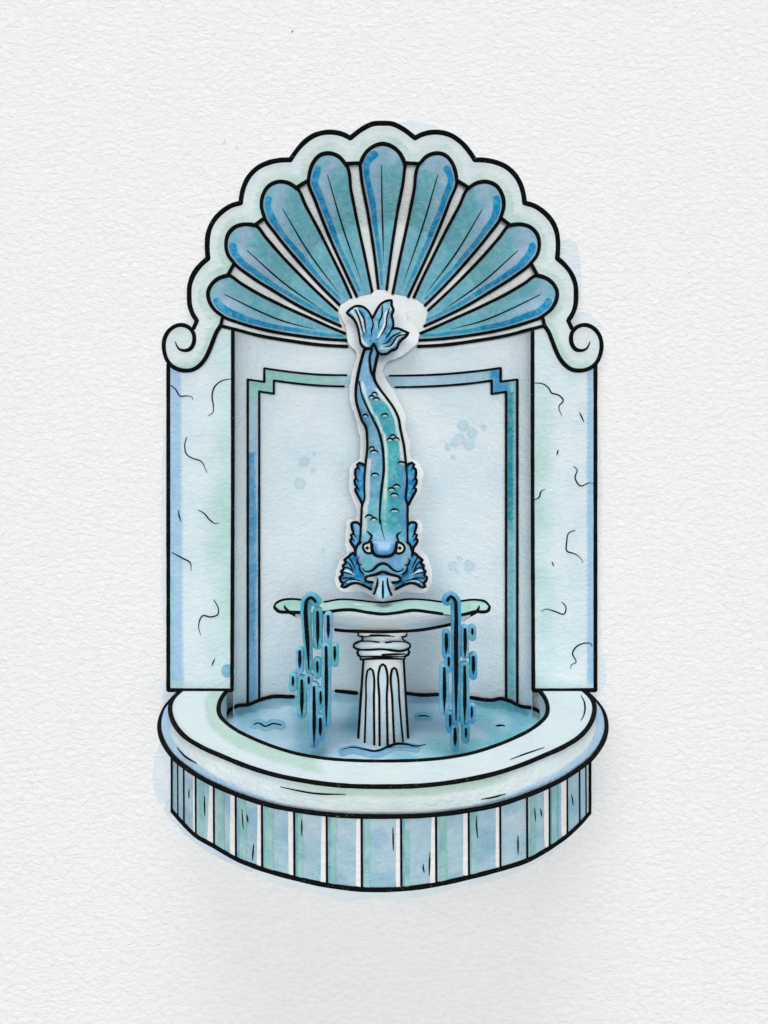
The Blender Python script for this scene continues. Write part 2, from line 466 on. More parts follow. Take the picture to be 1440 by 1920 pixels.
# --- scalloped border with its two volutes
m = MB()
YB = -.02
left_outer = cat(*scal)                       # top centre -> down the left
bL = cat(left_outer, [(368.5, 602)], [(417, 598)])
inn_cut = [p for p in innerL if p[1] < 597]
border_poly = cat(rev(mir(left_outer, MX)), left_outer)  # right bottom ... top ... left bottom
border_poly = cat(rev(mir(left_outer, MX)), left_outer, [(368.5, 602)], [(417, 598)], inn_cut, rev(mir(inn_cut, MX)), [(2*MX-417, 598)], [(2*MX-368.5, 602)])
inn_all = cat(inn_cut, rev(mir(inn_cut, MX)))
out_all = cat(rev(mir(left_outer, MX)), left_outer)
def bcol(x, y):
    d = dist(inn_all, x, y) + 2.2 * nz(x, y, 20, 2); do = dist(out_all, x, y)
    c = mix((209, 223, 229), (216, 228, 228), .5 + nz(x, y, 50, 6))
    bw = 17 + 6 * nz(x, y, 60, 8)
    t = (1 - sm(bw - 1.5, bw + 1.5, d))
    c = mix(c, mix((178, 208, 199), (200, 219, 216), .5 + 1.4 * nz(x, y, 45, 9) + (x - MX) / 1400), t * .95)
    return mix(c, (232, 238, 239), .8 * (1 - sm(4, 9, do)) * (.5 + nz(x, y, 40, 3)))
m.fill(border_poly, plane(YB), bcol, 4.0, back=.06, sidecol=PALE)
for seg_ in scal[:]:
    m.tube(seg_, 9.0, plane(YB), .012, raw=True); m.tube(mir(seg_, MX), 9.0, plane(YB), .012, raw=True)
# the short bars closing the white gaps
bars = [((427, 516), (439.3, 493.7)), ((478, 422), (496, 408.6)), ((555.7, 352), (578, 338.4)), ((648.3, 307), (676.0, 305.5)), ((417, 596), (413.6, 611))]
for a, b in bars:
    m.tube([a, b], 6.5, plane(YB), .012, smooth=False); m.tube(mir([a, b], MX), 6.5, plane(YB), .012, smooth=False)
for t in tips:
    m.tube(cr(t), 6.8, plane(YB), .012, raw=True); m.tube(mir(cr(t), MX), 6.8, plane(YB), .012, raw=True)
m.tube(cr(lobe0[4:11]), 6.8, plane(YB), .012, raw=True)
border = m.build('scalloped_border', W)
vol_out = cr([(417, 598), (413.6, 610.7)], 4)
i0 = max(range(len(spiral_s)), key=lambda i: -abs(spiral_s[i][0] - 362) - abs(spiral_s[i][1] - 624) - (0 if i < len(spiral_s) * .5 else 99))
i0 = min((i for i in range(len(spiral_s) // 2)), key=lambda i: math.hypot(spiral_s[i][0] - 362.8, spiral_s[i][1] - 620))
vol_poly = cat([(368.5, 602)], [(363, 616)], spiral_s[i0:], [(417, 598)])
for mirr in (False, True):
    m = MB(); f = (lambda p: mir(p, MX)) if mirr else (lambda p: p)
    edge = f(cr(spiral[-9:], 4))
    def vcol(x, y):
        d = dist(edge, x, y)
        c = mix((216, 228, 227), (208, 222, 227), .5 + nz(x, y, 30, 4))
        return mix(c, (178, 211, 200), .9 * (1 - sm(10, 19, d + 3 * nz(x, y, 14, 1))))
    m.fill(f(vol_poly), plane(YB), vcol, 4, back=.06, sidecol=PALE)
    m.tube(f(spiral_s), 7.6, plane(YB), .012, wf=lambda t: .2 + .8 * min(1, t / .09), raw=True)
    m.tube(f(neck), 7.6, plane(YB), .012, smooth=False)
    m.build('volute', border)

# --- side pillars
zl = Z(290, 660, 2.954); zr = Z(910, 660, 2.954)
cracksL = [zl([(85,183),(115,205),(140,243),(185,243),(210,252),(211,265)]), zl([(420,148),(370,160),(330,195),(318,245),(325,300),(322,335),(295,354)]),
 zl([(176,472),(166,520),(178,568),(215,590),(258,606),(280,645),(290,668)]), zl([(243,876),(275,895),(305,930),(340,950),(357,944)]), zl([(131,878),(136,910),(147,940)]),
 zl([(95,1110),(150,1140),(198,1170),(201,1212)]), zl([(328,1373),(352,1420),(352,1450),(310,1468),(268,1460),(243,1520),(255,1568)]), zl([(332,1700),(315,1740)])]
cracksR = [zr([(275,172),(315,175),(355,205),(365,225),(405,238),(432,268),(408,300),(424,355)]), zr([(522,335),(547,388)]), zr([(404,542),(396,570)]),
 zr([(490,634),(508,650),(497,695),(528,742),(575,725),(603,727)]), zr([(275,818),(298,805),(310,770),(332,760)]), zr([(498,987),(465,1000),(450,1060),(450,1100),(500,1120),(530,1145),(542,1166)]),
 zr([(370,1163),(379,1187)]), zr([(425,1385),(446,1410),(438,1450),(380,1435),(330,1425),(310,1438)]), zr([(592,1630),(590,1624),(505,1632),(483,1668),(502,1720),(475,1735),(474,1756)])]
def pillar(right):
    x0, x1 = (315.5, 436.5) if not right else (998.5, 1116.5)
    xo, xi = (x0, x1) if not right else (x1, x0)
    s = -1 if right else 1
    m = MB()
    def pc(x, y):
        e = abs(x - xo); i_ = abs(x - xi)
        c = mix((214, 229, 235), (205, 224, 231), .5 + 1.2 * nz(x, y, 70, 11 + right))
        c = mix(c, (222, 231, 234), .5 * sm(0, .5, nz(x, y, 40, 14 + right)))
        t = (1 - sm(12, 70 if not right else 52, i_)) * (.25 + .85 * math.exp(-((y - (1020 if not right else 960)) / 190) ** 2)) * (.8 + nz(x, y, 60, 4))
        c = mix(c, (176, 212, 205), t)
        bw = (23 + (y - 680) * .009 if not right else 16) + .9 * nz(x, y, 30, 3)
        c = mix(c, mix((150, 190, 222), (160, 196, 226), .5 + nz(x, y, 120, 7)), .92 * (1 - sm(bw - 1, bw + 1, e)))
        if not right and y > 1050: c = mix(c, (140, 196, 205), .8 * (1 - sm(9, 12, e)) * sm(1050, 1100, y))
        if y > 1278: c = mix(c, (195, 222, 224), .6 * sm(1278, 1282, y))
        return c
    if not right: poly = [(318, 1294), (318, 668), (345, 640), (390, 620), (414, 607), (436.5, 617), (436.5, 1294)]
    else: poly = rev([(1115, 1294), (1115, 668), (1090, 640), (1045, 620), (1020.5, 607), (998.5, 617), (998.5, 1294)])
    m.fill(dens(poly, 6, True), plane(0), pc, 4.6, back=.3, sidecol=PALE)
    Y0 = plane(0)
    o1 = [(xo, 684), (xo, 1294)]; wl = 7.2
    m.tube(o1, wl, Y0, smooth=False); m.tube([(xi, 620), (xi, 900), (xi - s * 1.5, 1294)], wl, Y0)
    m.tube([(xo, 1294), (xi - s * 1.5, 1294.5)], wl, Y0, smooth=False)
    for c in (cracksR if right else cracksL): m.tube(c, 2.5, Y0, .008, taper=(.6, .35), step=3)
    if not right:
        m.fill(disc(427, 1258, 12.5), plane(-.006), wash((120, 180, 205), (135, 190, 208), 12), 4)
    # soft stains along the cracks
    return m.build('pillar', W)
pillar(False); pillar(True)

# --- curved back wall with its painted panel moulding
m = MB()
spots = [(570,863,10),(586,880,5),(562,905,10),(589,850,3),(868,797,10),(885,811,9),(862,822,10),(880,832,10),(840,837,6),(850,856,4),(907,800,5),(853,828,8),(862,1048,5),(849,1061,8),(879,1060,10),(858,1072,4),(606,1030,3)]
def ncol(x, y):
    c = mix((217, 229, 234), (207, 223, 231), .5 + 1.2 * nz(x, y, 90, 21))
    if 486 < x < 949 and y > 720: c = mix(c, (223, 231, 235), .55 * sm(-.1, .5, nz(x, y, 150, 23)))
    if x < 437 + 60 and y > 1180: c = mix(c, (205, 225, 228), .5)
    return c
npoly = cat([(437, 1346)], dens([(437, 1346), (437, 619)], 7), [p for p in hood if 437 < p[0] < 998], dens([(998, 619), (998, 1346)], 7))
npoly = cat(npoly, rev(dens([(440, 1346), (995, 1346)], 8)))
m.fill(npoly, niche, ncol, 6)
for sx in (-1, 1):   # plinth returns beside the pool, down to below the water
    xa, xb = (396, 445) if sx < 0 else (990, 1039)
    m.fill(dens([(xa, 1290), (xb, 1290), (xb, 1380), (xa, 1380)], 8, True), plane(.28), const((216, 229, 233)), 8)
for x, y, r in spots:
    m.fill(disc(x, y, r), lambda px, py: niche(px, py) - .014, wash((180, 209, 222), (194, 217, 228), 10, x), 4)
nw = m.build('niche_wall', W)
# moulding
m = MB()
oL = [(464.5, 1321), (464.5, 711.5), (495.5, 716), (495.5, 690.5)] ; oT = [(495.5, 690.5), (530, 695.5), (600, 702.5), (650, 703.5), (717, 704.5), (726, 704.5), (840, 701), (910, 694), (938.8, 690)]
oR = [(938.8, 690), (938.8, 715.5), (970, 711.5), (970, 1322)]
iL = [(486, 1313), (486, 734), (513.4, 738), (513.4, 713.5)]; iT = [(513.4, 713.5), (560, 719.5), (600, 723), (645, 724.5), (717, 726), (736.7, 726), (840, 722.5), (890, 718), (922, 713.5)]
iR = [(922, 713.5), (922, 738.5), (949, 734.5), (949, 1313)]
oall = cat(dens(oL, 6), cr(oT, 6), dens(oR, 6)); iall = cat(dens(iL, 6), cr(iT, 6), dens(iR, 6))
def fcol(x, y):
    if x < 560:
        c = mix((150, 186, 210), (165, 196, 214), .5 + nz(x, y, 40, 31))
        c = mix(c, (138, 192, 186), (1 - sm(735, 760, y)))
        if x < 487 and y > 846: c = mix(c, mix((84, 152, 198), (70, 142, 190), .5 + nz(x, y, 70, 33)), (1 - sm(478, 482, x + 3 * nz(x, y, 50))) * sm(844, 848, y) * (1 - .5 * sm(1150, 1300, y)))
    elif x < 660: c = mix((140, 190, 184), (160, 196, 208), sm(625, 645, x))
    elif x < 905: c = mix((150, 186, 208), (165, 196, 214), .5 + nz(x, y, 50, 35))
    else:
        c = mix((140, 188, 195), (160, 196, 204), .5 + nz(x, y, 50, 36))
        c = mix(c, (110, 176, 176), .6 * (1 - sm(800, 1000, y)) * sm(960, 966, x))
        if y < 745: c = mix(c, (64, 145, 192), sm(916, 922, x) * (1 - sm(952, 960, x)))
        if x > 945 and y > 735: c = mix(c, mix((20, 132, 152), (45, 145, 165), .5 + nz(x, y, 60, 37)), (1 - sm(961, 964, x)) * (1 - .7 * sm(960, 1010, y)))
    return c
YN = lambda x, y: niche(x, y) - .03
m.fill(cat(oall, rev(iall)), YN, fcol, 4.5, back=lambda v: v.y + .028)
# parts of the moulding left out around the fish (white mask of the painter)
gapc = lambda pl: [p for p in pl]
ots = cr(oT, 4); its = cr(iT, 4)
for pl in (ots, its):
    lim = (650, 727) if pl is ots else (645, 737)
    m.tube([p for p in pl if p[0] <= lim[0]], 4.2, YN, .01, raw=True, taper=(1, .9)); m.tube([p for p in pl if p[0] >= lim[1]], 4.2, YN, .01, raw=True, taper=(.9, 1))
for pl, w_ in ((oL, 4.6), (oR, 4.8), (iL, 4.4), (iR, 4.8)):
    for a, b in zip(pl, pl[1:]): m.tube([a, b], w_ if abs(a[0]-b[0]) < 2 else 4.0, YN, .01, smooth=False)
m.build('panel_frame', nw)

# ================================================================== basin
HR, HC2, HB, HWT = 3.35, 3.72, 4.64, 3.886
F = thing('fountain_basin', U(717, 1669, -2.0) , 'half round pale blue stone basin with wide smooth rim and striped blue base', 'basin')
z2 = Z(280, 1270, 5.143); z4 = Z(280, 1400, 3.2727)
c1L = z2([(310,130),(235,200),(202,270),(207,360),(248,460),(330,560),(480,660),(700,760),(900,843),(1150,925)]) + [(564,1463),(631,1472),(MX-.6,1475)]
c1 = cr(c1L + rev(mir(c1L[:-1], MX - .6)), 5)
c2L = z2([(310,130),(205,230),(133,330),(103,420),(98,490),(115,580),(170,690),(240,780),(350,870),(500,970),(700,1070),(900,1150),(1150,1230)]) + [(560,1520),(631,1528.5),(MX+.6,1531)]
c2 = cr(c2L + rev(mir(c2L[:-1], MX + .6)), 5)
c0L = z2([(745,130),(690,210),(668,290),(680,370),(740,440),(850,520),(1000,595),(1200,675)]) + [(556,1414),(601,1422),(677,1427.5),(MX+1,1428)]
c0 = cr(c0L + rev(mir(c0L[:-1], MX + 1)), 5)
def resamp(pl, n):
    d = [0]
    for a, b in zip(pl, pl[1:]): d.append(d[-1] + math.hypot(b[0]-a[0], b[1]-a[1]))
    tab = list(zip(d, range(len(pl)))); out = []
    for i in range(n):
        t = interp(tab, d[-1] * i / (n - 1)); j = min(len(pl) - 2, int(t)); f = t - j
        out.append((pl[j][0] + (pl[j+1][0]-pl[j][0]) * f, pl[j][1] + (pl[j+1][1]-pl[j][1]) * f))
    return out
yR = level(HR)
yC2 = lambda x, y: min(level(HC2)(x, y), .15)
yTop = lambda x, y: min(yR(x, y), .15)
m = MB()
def rcol(x, y):
    d0 = dist(c0, x, y); d1 = dist(c1, x, y)
    c = mix((216, 229, 231), (209, 225, 231), .5 + nz(x, y, 80, 41))
    t = (1 - sm(24, 28, d0 + 4 * nz(x, y, 30, 42))) * (1 - sm(585, 615, x))
    c = mix(c, (182, 212, 200), t * .9)
    return c
top_poly = cat(c1, rev(c0))
m.fill(top_poly, yTop, rcol, 5)
N = 160
r1 = resamp(c1, N); r2 = resamp(c2, N); r0 = resamp(c0, N)
C1 = [U(x, y, yTop(x, y)) for x, y in r1]; C2 = [U(x, y, yC2(x, y)) for x, y in r2]; C0 = [U(x, y, yTop(x, y)) for x, y in r0]
def scol(x, y):
    d1 = dist(c1, x, y); d2 = dist(c2, x, y)
    c = mix((216, 230, 231), (209, 225, 230), .5 + nz(x, y, 60, 44))
    t = (1 - sm(18, 21, d1 + 3 * nz(x, y, 40, 45))) * sm(500, 640, x) * (1 - sm(930, 975, x))
    c = mix(c, (184, 213, 201), t * .9)
    w_ = 19 * max(0, (abs(x - MX) - 115) / 260) ** .6 if abs(x - MX) > 115 else 0
    if w_ > 1: c = mix(c, (160, 198, 226), .9 * (1 - sm(w_ - 1.5, w_ + 1.5, d2 + 2 * nz(x, y, 30, 46))))
    return c
und = [v + Vector((-v.x * .12, max(.0, -v.y * .16), -.01)) for v in C2]
m.loft([C2, und], const((190, 210, 220)), flip=True)
def yside(x, y):   # depth on the outer face of the rim
    d1 = dist(c1, x, y); d2 = dist(c2, x, y); t = d1 / max(1e-3, d1 + d2)
    def soft(r, C):
        j = min(range(N), key=lambda i: (r[i][0] - x) ** 2 + (r[i][1] - y) ** 2); q0 = (r[j][0] - x) ** 2 + (r[j][1] - y) ** 2
        A = B = 0
        for i in range(max(0, j - 7), min(N, j + 8)):
            w_ = math.exp(-((r[i][0] - x) ** 2 + (r[i][1] - y) ** 2 - q0) / 160); A += w_ * C[i].y; B += w_
        return A / B
    return soft(r1, C1) * (1 - t) + soft(r2, C2) * t - .02 * math.sin(math.pi * t)
ci = [p for p in c1 if p[1] > 1328 or p[0] == 0]
cj = [p for p in c2 if p[1] > 1300]
m.fill(cat(cj, rev(ci)), yside, scol, 3.8)
m.tube(c1, 8.2, yTop, .03, raw=True); m.tube(c2, 8.4, yC2, .07, raw=True); m.tube(c0, 8.0, yTop, .015, raw=True)
z5 = Z(710, 1400, 3.2727); z3 = Z(880, 1270, 5.143)
for pl, w_, yf in ((z4([(170,5),(220,60),(292,103)]), 3.2, yside), (z4([(803,247),(900,268),(1010,287),(1205,294)]), 3.0, yside), (z5([(630,324),(700,312),(780,290)]), 3.0, yside),
               (z5([(808,78),(900,45),(1015,5)]), 3.2, yTop), (z3([(1075,172),(1108,235),(1115,310),(1095,385),(1075,415)]), 3.0, yTop)):
    m.tube(pl, w_, yf, .014, taper=(.4, .4))
m.build('rim', F)
# inner pool wall
m = MB(); low = [Vector((v.x, v.y, HZ - 4.3)) for v in C0]
m.loft([C0, low], const((214, 227, 232))); m.build('inner_wall', F)
# striped base
bot = z4([(140,390),(210,470),(284,543),(395,608),(530,686),(690,750),(888,806),(1088,850),(1302,876)]) + [(717,1668.5)] + z5([(138,874),(352,846),(552,802),(745,752),(910,698),(1046,622),(1155,545),(1230,475),(1290,408)])
bots = cr(bot, 4)
botx = [(323, 1519)] + [p for p in bots] ; botx = sorted(botx)
yb = lambda x, y: level(HB)(x, interp(botx, x))
lines = [333.5, 345, 367, 401, 442, 491, 551.5, 612.5, 678, 752, 817.5, 878.7, 937.6, 988, 1029.6, 1063, 1086, 1098]
edges = [323] + lines + [1105]
def bscol(x, y):
    for i, (a, b) in enumerate(zip(edges, edges[1:])):
        if x <= b: break
    w_ = b - a; u = (x - a) / w_
    yy = (y - interp(sorted(p for p in c2 if p[1] > 1372), x)) / 120
    c = mix((182, 207, 220), (160, 196, 213), .5 + 1.2 * nz(x, y, 70, 51) + .25 * math.sin(yy * 4 - 1))
    c = mix(c, (132, 178, 202), .55 * sm(.05, .4, nz(x, y, 45, 58)) )
    if w_ > 15:
        ww = (10.5 / w_ if w_ > 25 else .25) * (1 + .3 * nz(0, y, 60, i)) * (.85 + .3 * (i % 3) * yy * .5)
    elif i in (0, len(edges) - 2): c = mix(c, (236, 240, 240), .6 * sm(.5, .6, u)); c = mix(c, (120, 170, 182), .6 if i == 0 else 0)
    if i == 15: c = mix((110, 172, 184), (165, 195, 215), sm(.5, .6, u))
    if i == 17: c = (165, 198, 222)
    return c
topx = sorted(p for p in c2 if p[1] > 1372)
pan = cat(dens([(323, 1416), (323, 1519)], 5), bots, dens([(1105, 1524), (1105, 1416)], 5))
upper = [(x, interp(topx, x) - 9) for x in [323 + 7 * i for i in range(112)]]
m = MB()
pan = cat(rev(upper), [(323, 1416)], dens([(323, 1420), (323, 1519)], 5), bots, dens([(1105, 1523), (1105, 1424)], 5))
m.fill(pan, yb, bscol, 3.6)
for i, (a, b) in enumerate(zip(edges, edges[1:])):
    w_ = b - a
    if w_ < 15 or i in (13, 16): continue
    ww = 10.5 if w_ > 25 else 6
    t0, t1 = interp(topx, b - ww / 2), interp(botx, b - ww / 2)
    ra, rb = random.uniform(.75, 1.1), random.uniform(.8, 1.25)
    if w_ > 25:
        g0 = a + (7 if i % 3 else 5); gw = min(.3 * w_, random.uniform(9, 17))
        def strip(xa, xb, c, lift):
            L_ = [(xa + .9 * nz(q, i + xa, 3), interp(topx, xa) - 2 + (interp(botx, xa) - interp(topx, xa)) * q / 10) for q in range(11)]
            R_ = [(xb + 2.2 * nz(q, i + xb, 3, 4), interp(topx, xb) - 2 + (interp(botx, xb) - interp(topx, xb)) * q / 10) for q in range(11)]
            m.fill(cat(L_, rev(R_)), lambda x, y: yb(x, y) - lift, c, 5)
        if i in (5, 6, 7, 8, 9, 10, 13): strip(a + 3, g0 + 3, wash((100, 164, 192), (140, 188, 210), 24, i), .004)
        strip(g0, g0 + gw, wash((128, 186, 184), (158, 204, 200), 26, i + 3), .008)
    e1 = rev([(b - ww * (ra + (rb - ra) * q / 8) + .6 * nz(q, i, 2), t0 - 2 + (t1 - t0 - random.choice((2, 5)) * (q == 8)) * q / 8) for q in range(9)])
    m.fill(cat([(b - 1, t0 - 2), (b - 1, t1 - 2)], e1), lambda x, y: yb(x, y) - .006, wash((243, 243, 244), WHITE, 20), 5)
# returns to the wall and closed underside
ring = [U(x, y, yb(x, y)) for x, y in bots]
for e in (ring[0], ring[-1]):
    c = const((160, 192, 205)); a, b = e, Vector((e.x, e.y, HZ - HC2 - .01))
    m.loft([[a, b], [Vector((e.x, .19, a.z)), Vector((e.x, .19, b.z))]], c, flip=e.x > 0)
i_ = [m.add(v, (170, 195, 205)) for v in ring] + [m.add((ring[-1].x, .19, ring[-1].z), (170, 195, 205)), m.add((ring[0].x, .19, ring[0].z), (170, 195, 205))]
m.face(i_)
m.tube(bots, 8.0, yb, .02, raw=True)
m.tube([(323, 1421), (323, 1519)], 6.2, yb, .015, smooth=False); m.tube([(1105.5, 1424), (1105.5, 1525)], 7, yb, .015, smooth=False)
for x in lines: m.tube([(x, interp(topx, x) - 2), (x + .6, interp(botx, x))], 4.4 if 340 < x < 1090 else 3.6, yb, .012, smooth=False)
for pl in (z4([(244,262),(243,318)]), z4([(338,305),(340,422)]), z4([(568,382),(577,508)]), z4([(598,418),(606,468)]), z4([(640,598),(632,697)]), z4([(935,447),(936,548)]),
           z5([(88,497),(90,638)]), z5([(315,648),(310,792)]), z5([(275,722),(273,745),(281,772)]), z5([(603,424),(600,460),(607,560)]), z5([(855,545),(856,662)]), z5([(957,377),(962,458)]), z5([(995,382),(1000,430)]), z5([(1184,292),(1194,360)])):
    m.tube(pl, 3.0, yb, .012, taper=(.4, .4))
m.build('striped_base', F)

# ================================================================== water in the basin
m = MB()
zb = Z(500, 1100, 3.2727)
back_l = z2([(715,390),(770,320),(850,275),(960,262),(1060,220),(1180,187)]); 
backline = back_l + zb([(165,675),(300,655),(405,640),(480,645),(570,655),(720,655),(855,655),(950,665),(1050,662),(1150,668),(1250,680),(1350,695),(1400,694)]) + z3([(280,205),(380,225),(500,280),(620,300),(690,345),(720,385)])
bl = cr(backline, 5)
def yW(x, y):
    a = level(HWT)(x, y); n_ = niche(x, y) - .05 if 437 < x < 998 else .18
    return min(a, max(n_, .12))
def wf(v): 
    k = kk(v.y); return (720 + v.x / k * 100, 960 + HWT / k * 100)
front = [wf(v) for v in C0 if v.y < -.55]
wpoly = cat(bl, rev(front))
def wcol(x, y):
    c = mix((178, 212, 232), (190, 217, 233), .5 + 1.1 * nz(x, y, 60, 61))
    c = mix(c, (120, 185, 205), .75 * sm(.05, .4, nz(x, y, 70, 62) + .25 * sm(560, 640, x) * (1 - sm(700, 720, x)) * (1 - sm(1310, 1350, y))))
    c = mix(c, mix((95, 178, 186), (110, 180, 205), .5 + nz(x, y, 40, 64)), .9 * sm(845, 950, x) * (.35 + .65 * sm(-.25, .2, nz(x, y, 55, 63))))
    c = mix(c, (100, 180, 190), .6 * sm(760, 820, x) * sm(1375, 1398, y))
    c = mix(c, (140, 188, 222), .5 * sm(745, 800, x) * (1 - sm(840, 900, x)) * (1 - sm(1350, 1390, y)))
    c = mix(c, (140, 195, 205), .6 * sm(585, 640, x) * (1 - sm(720, 760, x)) * (1 - sm(1310, 1335, y)))
    return c
m.fill(wpoly, yW, wcol, 6)
gaps = [(551, 624), (821, 881)]
seg_ = []
for p in bl + [None]:
    if p is None or any(a < p[0] < b for a, b in gaps) or 674 < p[0] < 761:
        if len(seg_) > 2: m.tube(seg_, 6.6, yW, .02, raw=True)
        seg_ = []
    else: seg_.append(p)
def halo(pl, w_, c, lift): m.fill(stroke_poly(cr(pl, 4), w_), lambda x, y: yW(x, y) - lift, wash(c, mix(c, WHITE, .15), 15), 4)
rip = z2([(1010,455),(1050,440),(1120,475),(1190,447),(1270,460)])
halo(rip, 9, (120, 180, 208), .012); m.tube(rip, 3.6, yW, .03, taper=(.8, .8))
rip = [(473, 1357), (490, 1356), (503, 1353), (514, 1354), (527, 1359)]
rip = zb([(930,795),(960,792),(995,797)]); halo(rip, 8, (112, 180, 205), .012); m.tube(rip, 3.6, yW, .03, taper=(.7, .6))
m.tube(z3([(255,468),(290,463),(340,468)]), 4, yW, .02, taper=(.3, .6)); m.tube(zb([(1410,855),(1440,853)]), 3, yW, .02)
foot = zb([(465,1000),(520,985),(600,1000),(660,1012),(700,1005),(740,985),(790,965),(850,965),(920,978),(975,968)])
halo([(x, y + 4) for x, y in foot[:-1]], 8, (110, 175, 208), .012)
m.tube(foot, 5.4, lambda x, y: min(yW(x, y), -1.32), .02, taper=(.25, .3))
wobj = m.build('water'); wobj['kind'] = 'structure'; wobj['label'] = 'blue green pool water with dark ripples inside the basin rim'

# ================================================================== pedestal with dish
YP = -.85
G = thing('dish_pedestal', U(717, 1400, -1.35), 'white fluted column carrying a shallow wavy dish, standing in the pool', 'pedestal')
Yc = lambda y: YP
def ys(rows, dp=.85):
    def f(x, y):
        xl = interp([(r[0], r[1]) for r in rows], y); xr = interp([(r[0], r[2]) for r in rows], y)
        hw = (xr - xl) / 2; u = max(-1, min(1, (x - (xl + xr) / 2) / hw)); return YP - dp * hw / 100 * math.sqrt(1 - u * u)
    return f
dpf = lambda y, hw: .85 * hw / 100
# shaft
m = MB()
sh = []
for i in range(13):
    t = i / 12; y = 1236 + t * 182; sh.append((y, 682 - 11.5 * t, 756.5 + 9.5 * t))
m.spindle(sh, Yc, dpf, wash(WHITE, (232, 238, 240), 30, 71), 32)
yS = ys(sh)
m.tube([(682, 1238), (676, 1320), (671, 1405)], 5.6, plane(YP - .05), .03); m.tube([(756.5, 1238), (761, 1320), (765.5, 1394)], 5.6, plane(YP - .05), .03)
shaft = m.build('column_shaft', G)
flutes = [([(683.5,1405),(685,1360),(686.5,1310),(688,1264),(689.5,1257),(694.5,1253.5),(699,1257),(700.5,1264),(701,1310),(701.4,1360),(701.8,1406)], 3.4),
          ([(711.7,1406),(711.5,1360),(711.2,1310),(711,1256),(713,1249),(717.8,1245.5),(722.5,1249),(724.6,1256),(725.2,1310),(726,1360),(726.8,1402)], 3.6),
          ([(739.5,1402),(737.5,1360),(735.5,1310),(733.6,1262),(735,1255.5),(739,1252.5),(743,1255.5),(744.6,1262),(748.5,1310),(752.5,1360),(756,1396)], 3.6)]
for pl, w_ in flutes:
    m = MB(); s_ = cr(pl, 4)
    m.fill(s_, lambda x, y: yS(x, y) - .006, wash((196, 218, 228), (206, 224, 230), 25, 72), 4)
    m.tube(s_, 4.4, yS, .015, raw=True)
    m.build('flute', shaft)
# outer arrises of the two end flutes
m = MB()
cap = [(1186.5, 671.5, 763.5), (1192, 671.5, 763.5), (1193, 680, 756), (1198, 680.5, 756), (1203, 676, 760), (1204, 668, 767), (1207, 663.5, 770), (1211.5, 662.5, 770.5), (1215, 665, 768), (1217.5, 671, 764), (1219, 671, 765), (1223, 668.5, 768), (1227, 670, 767), (1230, 674, 763), (1231, 675, 760), (1237, 675.5, 759)]
def ccol(x, y):
    if 1194 < y < 1216: return mix((205, 222, 230), (216, 228, 233), .5 + nz(x, y, 25, 74))
    return mix(WHITE, (226, 234, 237), .5 + nz(x, y, 25, 75))
m.spindle(cap, Yc, dpf, ccol, 32)
yK = ys(cap)
YK = lambda x, y: yK(x, y) if 690 < x < 742 else min(yK(x, y), YP - .2)
zc = zb
for pl, w_ in ((zb([(562,285),(562,302),(575,305),(650,300),(785,303)]), 4), (zb([(860,288),(858,303),(832,308)]), 4), (zb([(590,305),(585,330),(560,340),(535,355),(533,370),(550,382),(580,385),(700,382),(860,385),(882,370),(880,352),(850,338),(830,310)]), 5),
    (zb([(590,335),(640,338),(690,341)]), 4), (zb([(728,343),(790,338),(845,340)]), 4), (zb([(565,388),(555,405),(562,420),(575,430),(575,448)]), 5), (zb([(868,388),(876,402),(868,418),(850,428),(845,448)]), 5), (zb([(570,430),(640,428),(740,428),(850,428)]), 3.4),
    (zb([(708,418),(790,415),(850,413)]), 4), (zb([(575,447),(700,440),(848,445)]), 4.6)):
    m.tube(pl, w_, YK, .02, taper=(.8, .6))
m.build('capital', G)
# dish
HD = 1.62
up = zb([(48,128),(58,105),(85,88),(140,79),(210,84),(275,96),(340,98),(450,82),(560,87),(640,96),(720,100),(790,92),(860,82),(980,85),(1080,97),(1140,98),(1190,92),(1280,83),(1345,97),(1367,125)])
lo = zb([(1367,125),(1362,145),(1335,155),(1290,153),(1200,172),(1130,172),(1000,156),(900,145),(800,160),(720,168),(620,158),(520,142),(440,145),(355,158),(270,160),(200,158),(130,156),(70,150),(48,128)])
ups, los = cr(up, 4), cr(lo, 4)
ytu, ytl = sorted(ups), sorted(los)
def yD(x, y):
    a, b = interp(ytu, x), interp(ytl, x); t = max(0, min(1, (y - a) / max(6, b - a)))
    e = math.sqrt(max(.02, 1 - ((x - 716) / 206) ** 2))
    return YP + .62 * e * (1 - 2 * t)
m = MB()
bl_ = zb([(125,152),(160,166),(200,190),(300,235),(420,264),(600,275),(720,277),(800,275),(950,265),(1050,248),(1130,230),(1200,203),(1240,180),(1290,153)])
bls = cr(bl_, 4)
lor = rev(los)     # left to right along front lip
lo_mid = [(p[0], p[1] + 2.6) for p in lor if 541 < p[0] < 893]
bowl_poly = cat(bls, rev(lo_mid))
loY = sorted(lo_mid); blY = sorted(bls)
def yBowl(x, y):
    a = interp(loY, x); b = interp(blY, x); t = max(0, min(1, (y - a) / max(1, b - a)))
    f = yD(x, a); return f + (YP + .1 - f) * (t ** 1.6)
m.fill(bowl_poly, yBowl, wash(WHITE, (233, 238, 240), 40, 81), 4.5, back=lambda v: YP + .05 + (YP - v.y) * .3)
for pl in ([p for p in bls if 627 < p[0] < 846], [p for p in bls if p[0] < 560], [p for p in bls if p[0] > 866]): m.tube(pl, 6.2, (lambda x, y: min(yBowl(x, y), YP - .47)) if 600 < pl[0][0] < 700 else yBowl, .03, raw=True)
bowl = m.build('dish', G)
m = MB()
